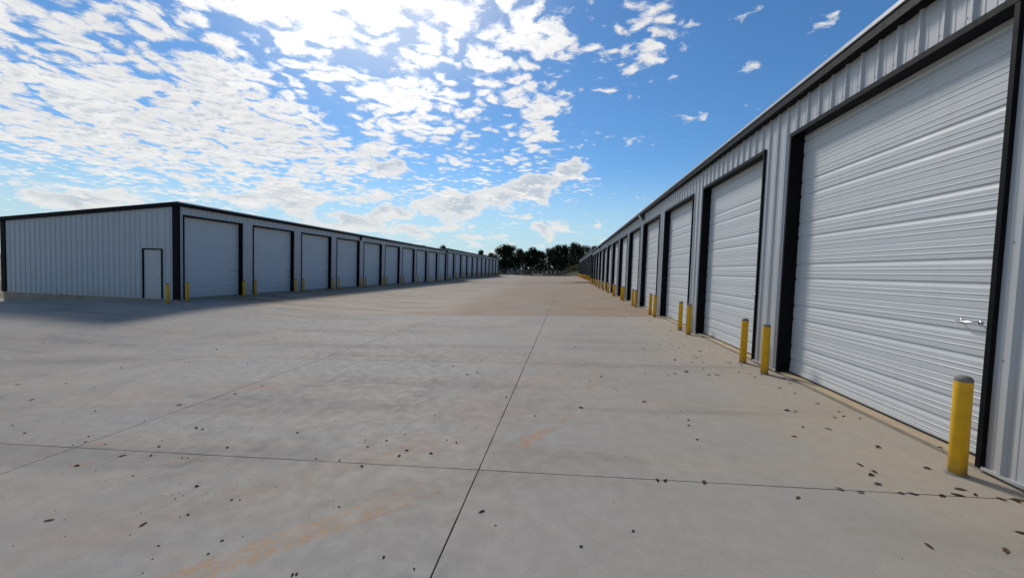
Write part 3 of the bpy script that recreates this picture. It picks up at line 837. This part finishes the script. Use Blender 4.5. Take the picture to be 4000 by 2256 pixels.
# crumbs too small to count
def crumbs():
    mb = MB(); spots = [(-4.7, 4.85, .9, 130), (-3.9, 3.95, .8, 90), (-3.18, 2.96, .18, 40), (-3.4, 4.6, 1.0, 110), (-1.9, 4.2, .5, 60), (-2., 6., 2.2, 110), (2.3, 13, 1.6, 160), (2.6, 9.5, .9, 90), (-7., 6., 3., 110), (.5, 5., 2.5, 60)]
    for (cx, cy, sd, n) in spots:
        for _ in range(n):
            x, y = random.gauss(cx, sd), random.gauss(cy, sd)
            if x > XR - .1 or y < 1.2: continue
            r = random.uniform(.002, .0062) * (1 + .03 * y); z = gz(x, y); a = random.uniform(0, 3)
            c, s_ = math.cos(a) * r, math.sin(a) * r
            mb.add([(x + c, y + s_, z - .001), (x - s_ * .8, y + c * .8, z - .001), (x - c, y - s_, z - .001), (x + s_ * .7, y - c * .7, z - .001), (x, y, z + r)],
                   [(0, 1, 4), (1, 2, 4), (2, 3, 4), (3, 0, 4)])
    o = mb.build('dirt_crumbs', M['clod']); tag(o, 'fine dirt crumbs and grit scattered over the concrete', 'dirt', kind='stuff')
crumbs()

# ------------------------------------------------------------------ beyond the yard: fence, trees, odds and ends
def fence():
    yf = 133.2; x0, x1 = -64., 44.; st = 3.0
    n = int((x1 - x0) / st)
    root = tag(empty('chain_link_fence', (x0, yf, 0)), 'chain-link fence on galvanised posts across the far end of the yard', 'fence')
    mb = MB(); mb.tube([(0, 0, -.4), (0, 0, 1.85)], .042, 8); mb.lathe([(.05, 1.84), (.03, 1.90), (.01, 1.91)], 8); pm = mb.me('post', M['galv'])
    for i in range(n + 1):
        x = i * st; obj('post', pm, root, (x, 0, TZ(x0 + x, yf)))
    mb = MB(); mb.tube([(i * st, 0, TZ(x0 + i * st, yf) + 1.8) for i in range(n + 1)], .024, 6); mb.build('top_rail', M['galv'], root)
    mb = MB(); W = n * st; k = 0
    while k * .16 < W + 1.8:
        for sg in (-1, 1):
            a = k * .16 - (0 if sg > 0 else 0); b = a - 1.75 * sg * .8
            lo, hi = (a, b) if sg > 0 else (a, b)
            if 0 <= lo <= W and 0 <= hi <= W:
                za, zb = TZ(x0 + lo, yf) + .05, TZ(x0 + hi, yf) + 1.8; r = .004
                mb.add([(lo - r, -r, za), (lo + r, -r, za), (lo, r, za), (hi - r, -r, zb), (hi + r, -r, zb), (hi, r, zb)], [(0, 1, 4, 3), (1, 2, 5, 4), (2, 0, 3, 5)])
        k += 1
    mb.build('wire_mesh', M['galv'], root)
fence()

def tree_mesh(kind, seed, h, w, low, nleaf, leaf):
    rnd = random.Random(seed); trunk = MB(); pts = []
    lean = rnd.uniform(-.4, .4)
    top = Vector((lean, rnd.uniform(-.3, .3), h * .62))
    trunk.tube([(0, 0, -.6), (lean * .15, 0, h * .12), (lean * .5, .1, h * .35), tuple(top)], [h * .030, h * .022, h * .017, h * .009], 8)
    clumps = []
    nl = 11 + int(w)
    for i in range(nl):
        a = rnd.uniform(0, 6.283); zc = h * (low + (.93 - low) * ((i + rnd.random()) / nl))
        t = (zc / h - low) / (1 - low); rr = w * .5 * (math.sin(math.pi * min(1, max(.10, t * .80 + .17))) ** .75) * rnd.uniform(.25, 1.)
        c = Vector((math.cos(a) * rr, math.sin(a) * rr, zc)); clumps.append((c, rnd.uniform(.13, .24) * w * (1.15 - .4 * t)))
        s = Vector((lean * .5, 0, h * rnd.uniform(.22, .55)))
        trunk.tube([tuple(s), tuple(s.lerp(c, .5) + Vector((0, 0, -.2))), tuple(c)], [h * .010, h * .006, h * .002], 5)
    clumps.append((top + Vector((0, 0, h * .27)), w * .20)); clumps.append((top + Vector((0, 0, h * .12)), w * .25))
    v = []; f = []
    for (c, r) in clumps:
        k = int(nleaf * (r / (w * .2)) ** 1.6 / len(clumps))
        for _ in range(k):
            d = Vector((rnd.gauss(0, 1), rnd.gauss(0, 1), rnd.gauss(0, .8)))
            d.normalize(); q = c + d * r * (rnd.random() ** .45) * rnd.uniform(.75, 1.25)
            a = Vector((rnd.gauss(0, 1), rnd.gauss(0, 1), rnd.gauss(0, .6))).normalized(); b = a.orthogonal().normalized()
            l = leaf * rnd.uniform(.6, 1.4); i = len(v)
            v += [tuple(q - a * l), tuple(q + b * l * .55), tuple(q + a * l), tuple(q - b * l * .55)]; f.append((i, i + 1, i + 2, i + 3))
    return trunk.me('trunk', M['bark'], True), mesh('crown', v, f, M['foliage'])
TV = [tree_mesh('oak', 3, 12.5, 9., .27, 4600, .30), tree_mesh('oak', 8, 12.5, 8., .34, 3600, .30), tree_mesh('oak', 15, 12.5, 9.5, .16, 5200, .30), tree_mesh('oak', 21, 12.5, 7., .24, 3400, .30)]
def put_tree(x, y, top, w, kind, label, group):
    base = TZ(x, y) if y < 300 else 1.
    o = empty('oak_tree', (x, y, base - .1)); tk, cr = TV[kind]
    obj('trunk', tk, o); obj('crown', cr, o)
    g0 = 'fence' in group; wid = (9., 8., 9.5, 7.)[kind]; k = (top - base) / 12.5 * (.99 if g0 else .94); w *= 1.36 if g0 else 1.1
    o.scale = (w / wid, w / wid, k); o.rotation_euler = (0, 0, random.uniform(0, 6.28)); tag(o, label, 'tree', group)
FENCE_T = ('dark backlit oak tree standing behind the chain-link fence', 'oaks behind the fence')
ROOF_T = ('dark oak whose crown shows above the roof of the shaded far building', 'oaks behind the shaded row')
TREES = [(-25.2,165,12.1,8.2,2,0),(-23.2,168,11.9,5.6,0,0),(-19.7,172,11.0,4.8,1,0),(-14.4,166,11.3,6.4,1,0),(-11.0,174,10.1,4.7,1,0),(-7.4,167,11.5,4.9,3,0),(-3.5,170,12.6,6.8,0,0),(-0.6,168,12.7,5.6,2,0),(3.2,165,13.4,6.8,2,0),(7.7,172,13.0,6.7,0,0),(12.2,176,13.0,7.1,2,0),(-5.8,180,12.1,5.4,3,0),(-17.8,182,10.6,6.1,1,0),(-13.4,184,11.2,5.4,3,0),(-32.3,172,9.2,6.4,2,1),(-35.6,165,10.0,5.1,0,1),(-50.0,160,11.4,5.4,2,1),(-58.2,160,11.1,5.4,0,1),(-46.6,175,8.7,8.2,2,1),(-58.5,172,10.3,5.8,3,1)]
for (x, y, top, w, k, g) in TREES: put_tree(x, y, top, w, k, *(FENCE_T if g == 0 else ROOF_T))
def brush():
    rnd = random.Random(5); v = []; f = []
    for _ in range(22000):
        x = rnd.uniform(-62, 45); y = rnd.uniform(158, 172)
        hgt = 3.6 + 1.5 * math.sin(x * .37) * math.sin(x * .13 + 1) + 1.0 * math.sin(x * 1.3); hgt = max(1.4, hgt)
        z = TZ(x, y) + rnd.random() ** .8 * hgt
        a = Vector((rnd.gauss(0, 1), rnd.gauss(0, 1), rnd.gauss(0, 1))).normalized(); b = a.orthogonal().normalized(); l = rnd.uniform(.18, .42); i = len(v); q = Vector((x, y, z))
        v += [tuple(q - a * l), tuple(q + b * l * .6), tuple(q + a * l), tuple(q - b * l * .6)]; f.append((i, i + 1, i + 2, i + 3))
    tag(obj('undergrowth', mesh('undergrowth', v, f, M['foliage'])), 'dense dark undergrowth below the oaks', 'undergrowth', kind='stuff')
    v = []; f = []
    for _ in range(3500):
        x = rnd.gauss(3.5, 4.2); y = rnd.uniform(147, 153); z = TZ(x, y) + rnd.random() * max(.3, 2.2 - .045 * (x - 3.5) ** 2)
        a = Vector((rnd.gauss(0, 1), rnd.gauss(0, 1), rnd.gauss(0, 1.6))).normalized(); b = a.orthogonal().normalized(); l = rnd.uniform(.12, .3); i = len(v); q = Vector((x, y, z))
        v += [tuple(q - a * l), tuple(q + b * l * .35), tuple(q + a * l), tuple(q - b * l * .35)]; f.append((i, i + 1, i + 2, i + 3))
    tag(obj('olive_bushes', mesh('olive_bushes', v, f, M['olive'])), 'olive green bushes on the bank beyond the fence', 'bushes', kind='stuff')
    # dry grass on the soil just past the fence
    v = []; f = []
    for _ in range(9000):
        x = rnd.uniform(-26, 12); y = rnd.uniform(133.8, 150); z = TZ(x, y); h = rnd.uniform(.08, .38) * (1.3 if x > -8 else .6); d = rnd.uniform(-.15, .15); i = len(v)
        v += [(x - .03, y, z - .02), (x + .03, y + .02, z - .02), (x + d, y + d, z + h)]; f.append((i, i + 1, i + 2))
    tag(obj('dry_grass', mesh('dry_grass', v, f, M['weed'])), 'thin dry grass growing past the fence', 'grass', kind='stuff')
brush()

def odds():
    # white marker posts on the soil bank
    mb = MB(); mb.lathe([(.085, -.3), (.085, 1.0), (.06, 1.05)], 10); pm = mb.me('marker_post', M['white'])
    for (x, y, s_) in ((-12.6, 152, .95), (-10.6, 153, 1.05), (-9., 152, .9), (-7.2, 152, 1.), (-5.7, 153, 1.1), (-4.2, 152, 1.25), (-2.6, 153, 1.15), (-31.2, 152, 1.5)):
        o = obj('marker_post', pm, None, (x, y, TZ(x, y))); o.scale = (1, 1, s_)
        tag(o, 'short white marker post on the soil bank under the oaks', 'post', 'white marker posts')
    def cabinet(x, y, w, d, h, label, mat, nm):
        r = tag(empty(nm, (x, y, TZ(x, y) - .05)), label, 'cabinet' if 'cabinet' in nm else 'box')
        mb = MB(); mb.box((-w / 2, -d / 2, 0), (w / 2, d / 2, h), .03); mb.build('body', mat, r)
        mb = MB(); mb.box((-w / 2 - .06, -d / 2 - .06, h), (w / 2 + .06, d / 2 + .06, h + .08), .02); mb.build('lid', M['dark'] if mat is not M['dark'] else M['cabinet'], r)
        for sx in (-1, 1):
            mb = MB(); mb.box((sx * w * .25 - w * .23, -d / 2 - .015, .12), (sx * w * .25 + w * .23, -d / 2 + .005, h - .1), .006); mb.build('door_panel', mat, r)
    cabinet(-18.1, 135.6, 1.15, .8, 1.35, 'grey utility cabinet behind the chain-link fence', M['cabinet'], 'utility_cabinet')
    cabinet(-16.6, 135.2, 1.4, 1.1, .78, 'low dark bin beside the grey utility cabinet', M['dark'], 'storage_bin')
    r = tag(empty('site_sign', (-.9, 140.5, TZ(-.9, 140.5))), 'blank dark board on two short legs beyond the fence', 'sign')
    mb = MB(); mb.box((-.55, -.03, .55), (.55, .03, 1.25), .01); mb.build('board', M['dark'], r)
    for sx in (-1, 1):
        mb = MB(); mb.box((sx * .4 - .04, .031, -.3), (sx * .4 + .04, .09, 1.2)); mb.build('leg', M['bark'], r)
    # cut logs lying on the bare soil
    mb = MB(); mb.lathe([(.13, -.5), (.16, -.3), (.15, .4), (.12, .5)], 9, jit=.08); lm = mb.me('log', M['bark'])
    rnd = random.Random(9)
    for k in range(16):
        x = rnd.uniform(-24, -4); y = rnd.uniform(139, 149); o = obj('log', lm, None, (x, y, TZ(x, y) + .1), (math.pi / 2, rnd.uniform(-.2, .2), rnd.uniform(0, 3))); o.scale = [rnd.uniform(.7, 1.3)] * 3
        tag(o, 'short dark log lying on the bare soil past the fence', 'log', 'logs on the soil')
odds()
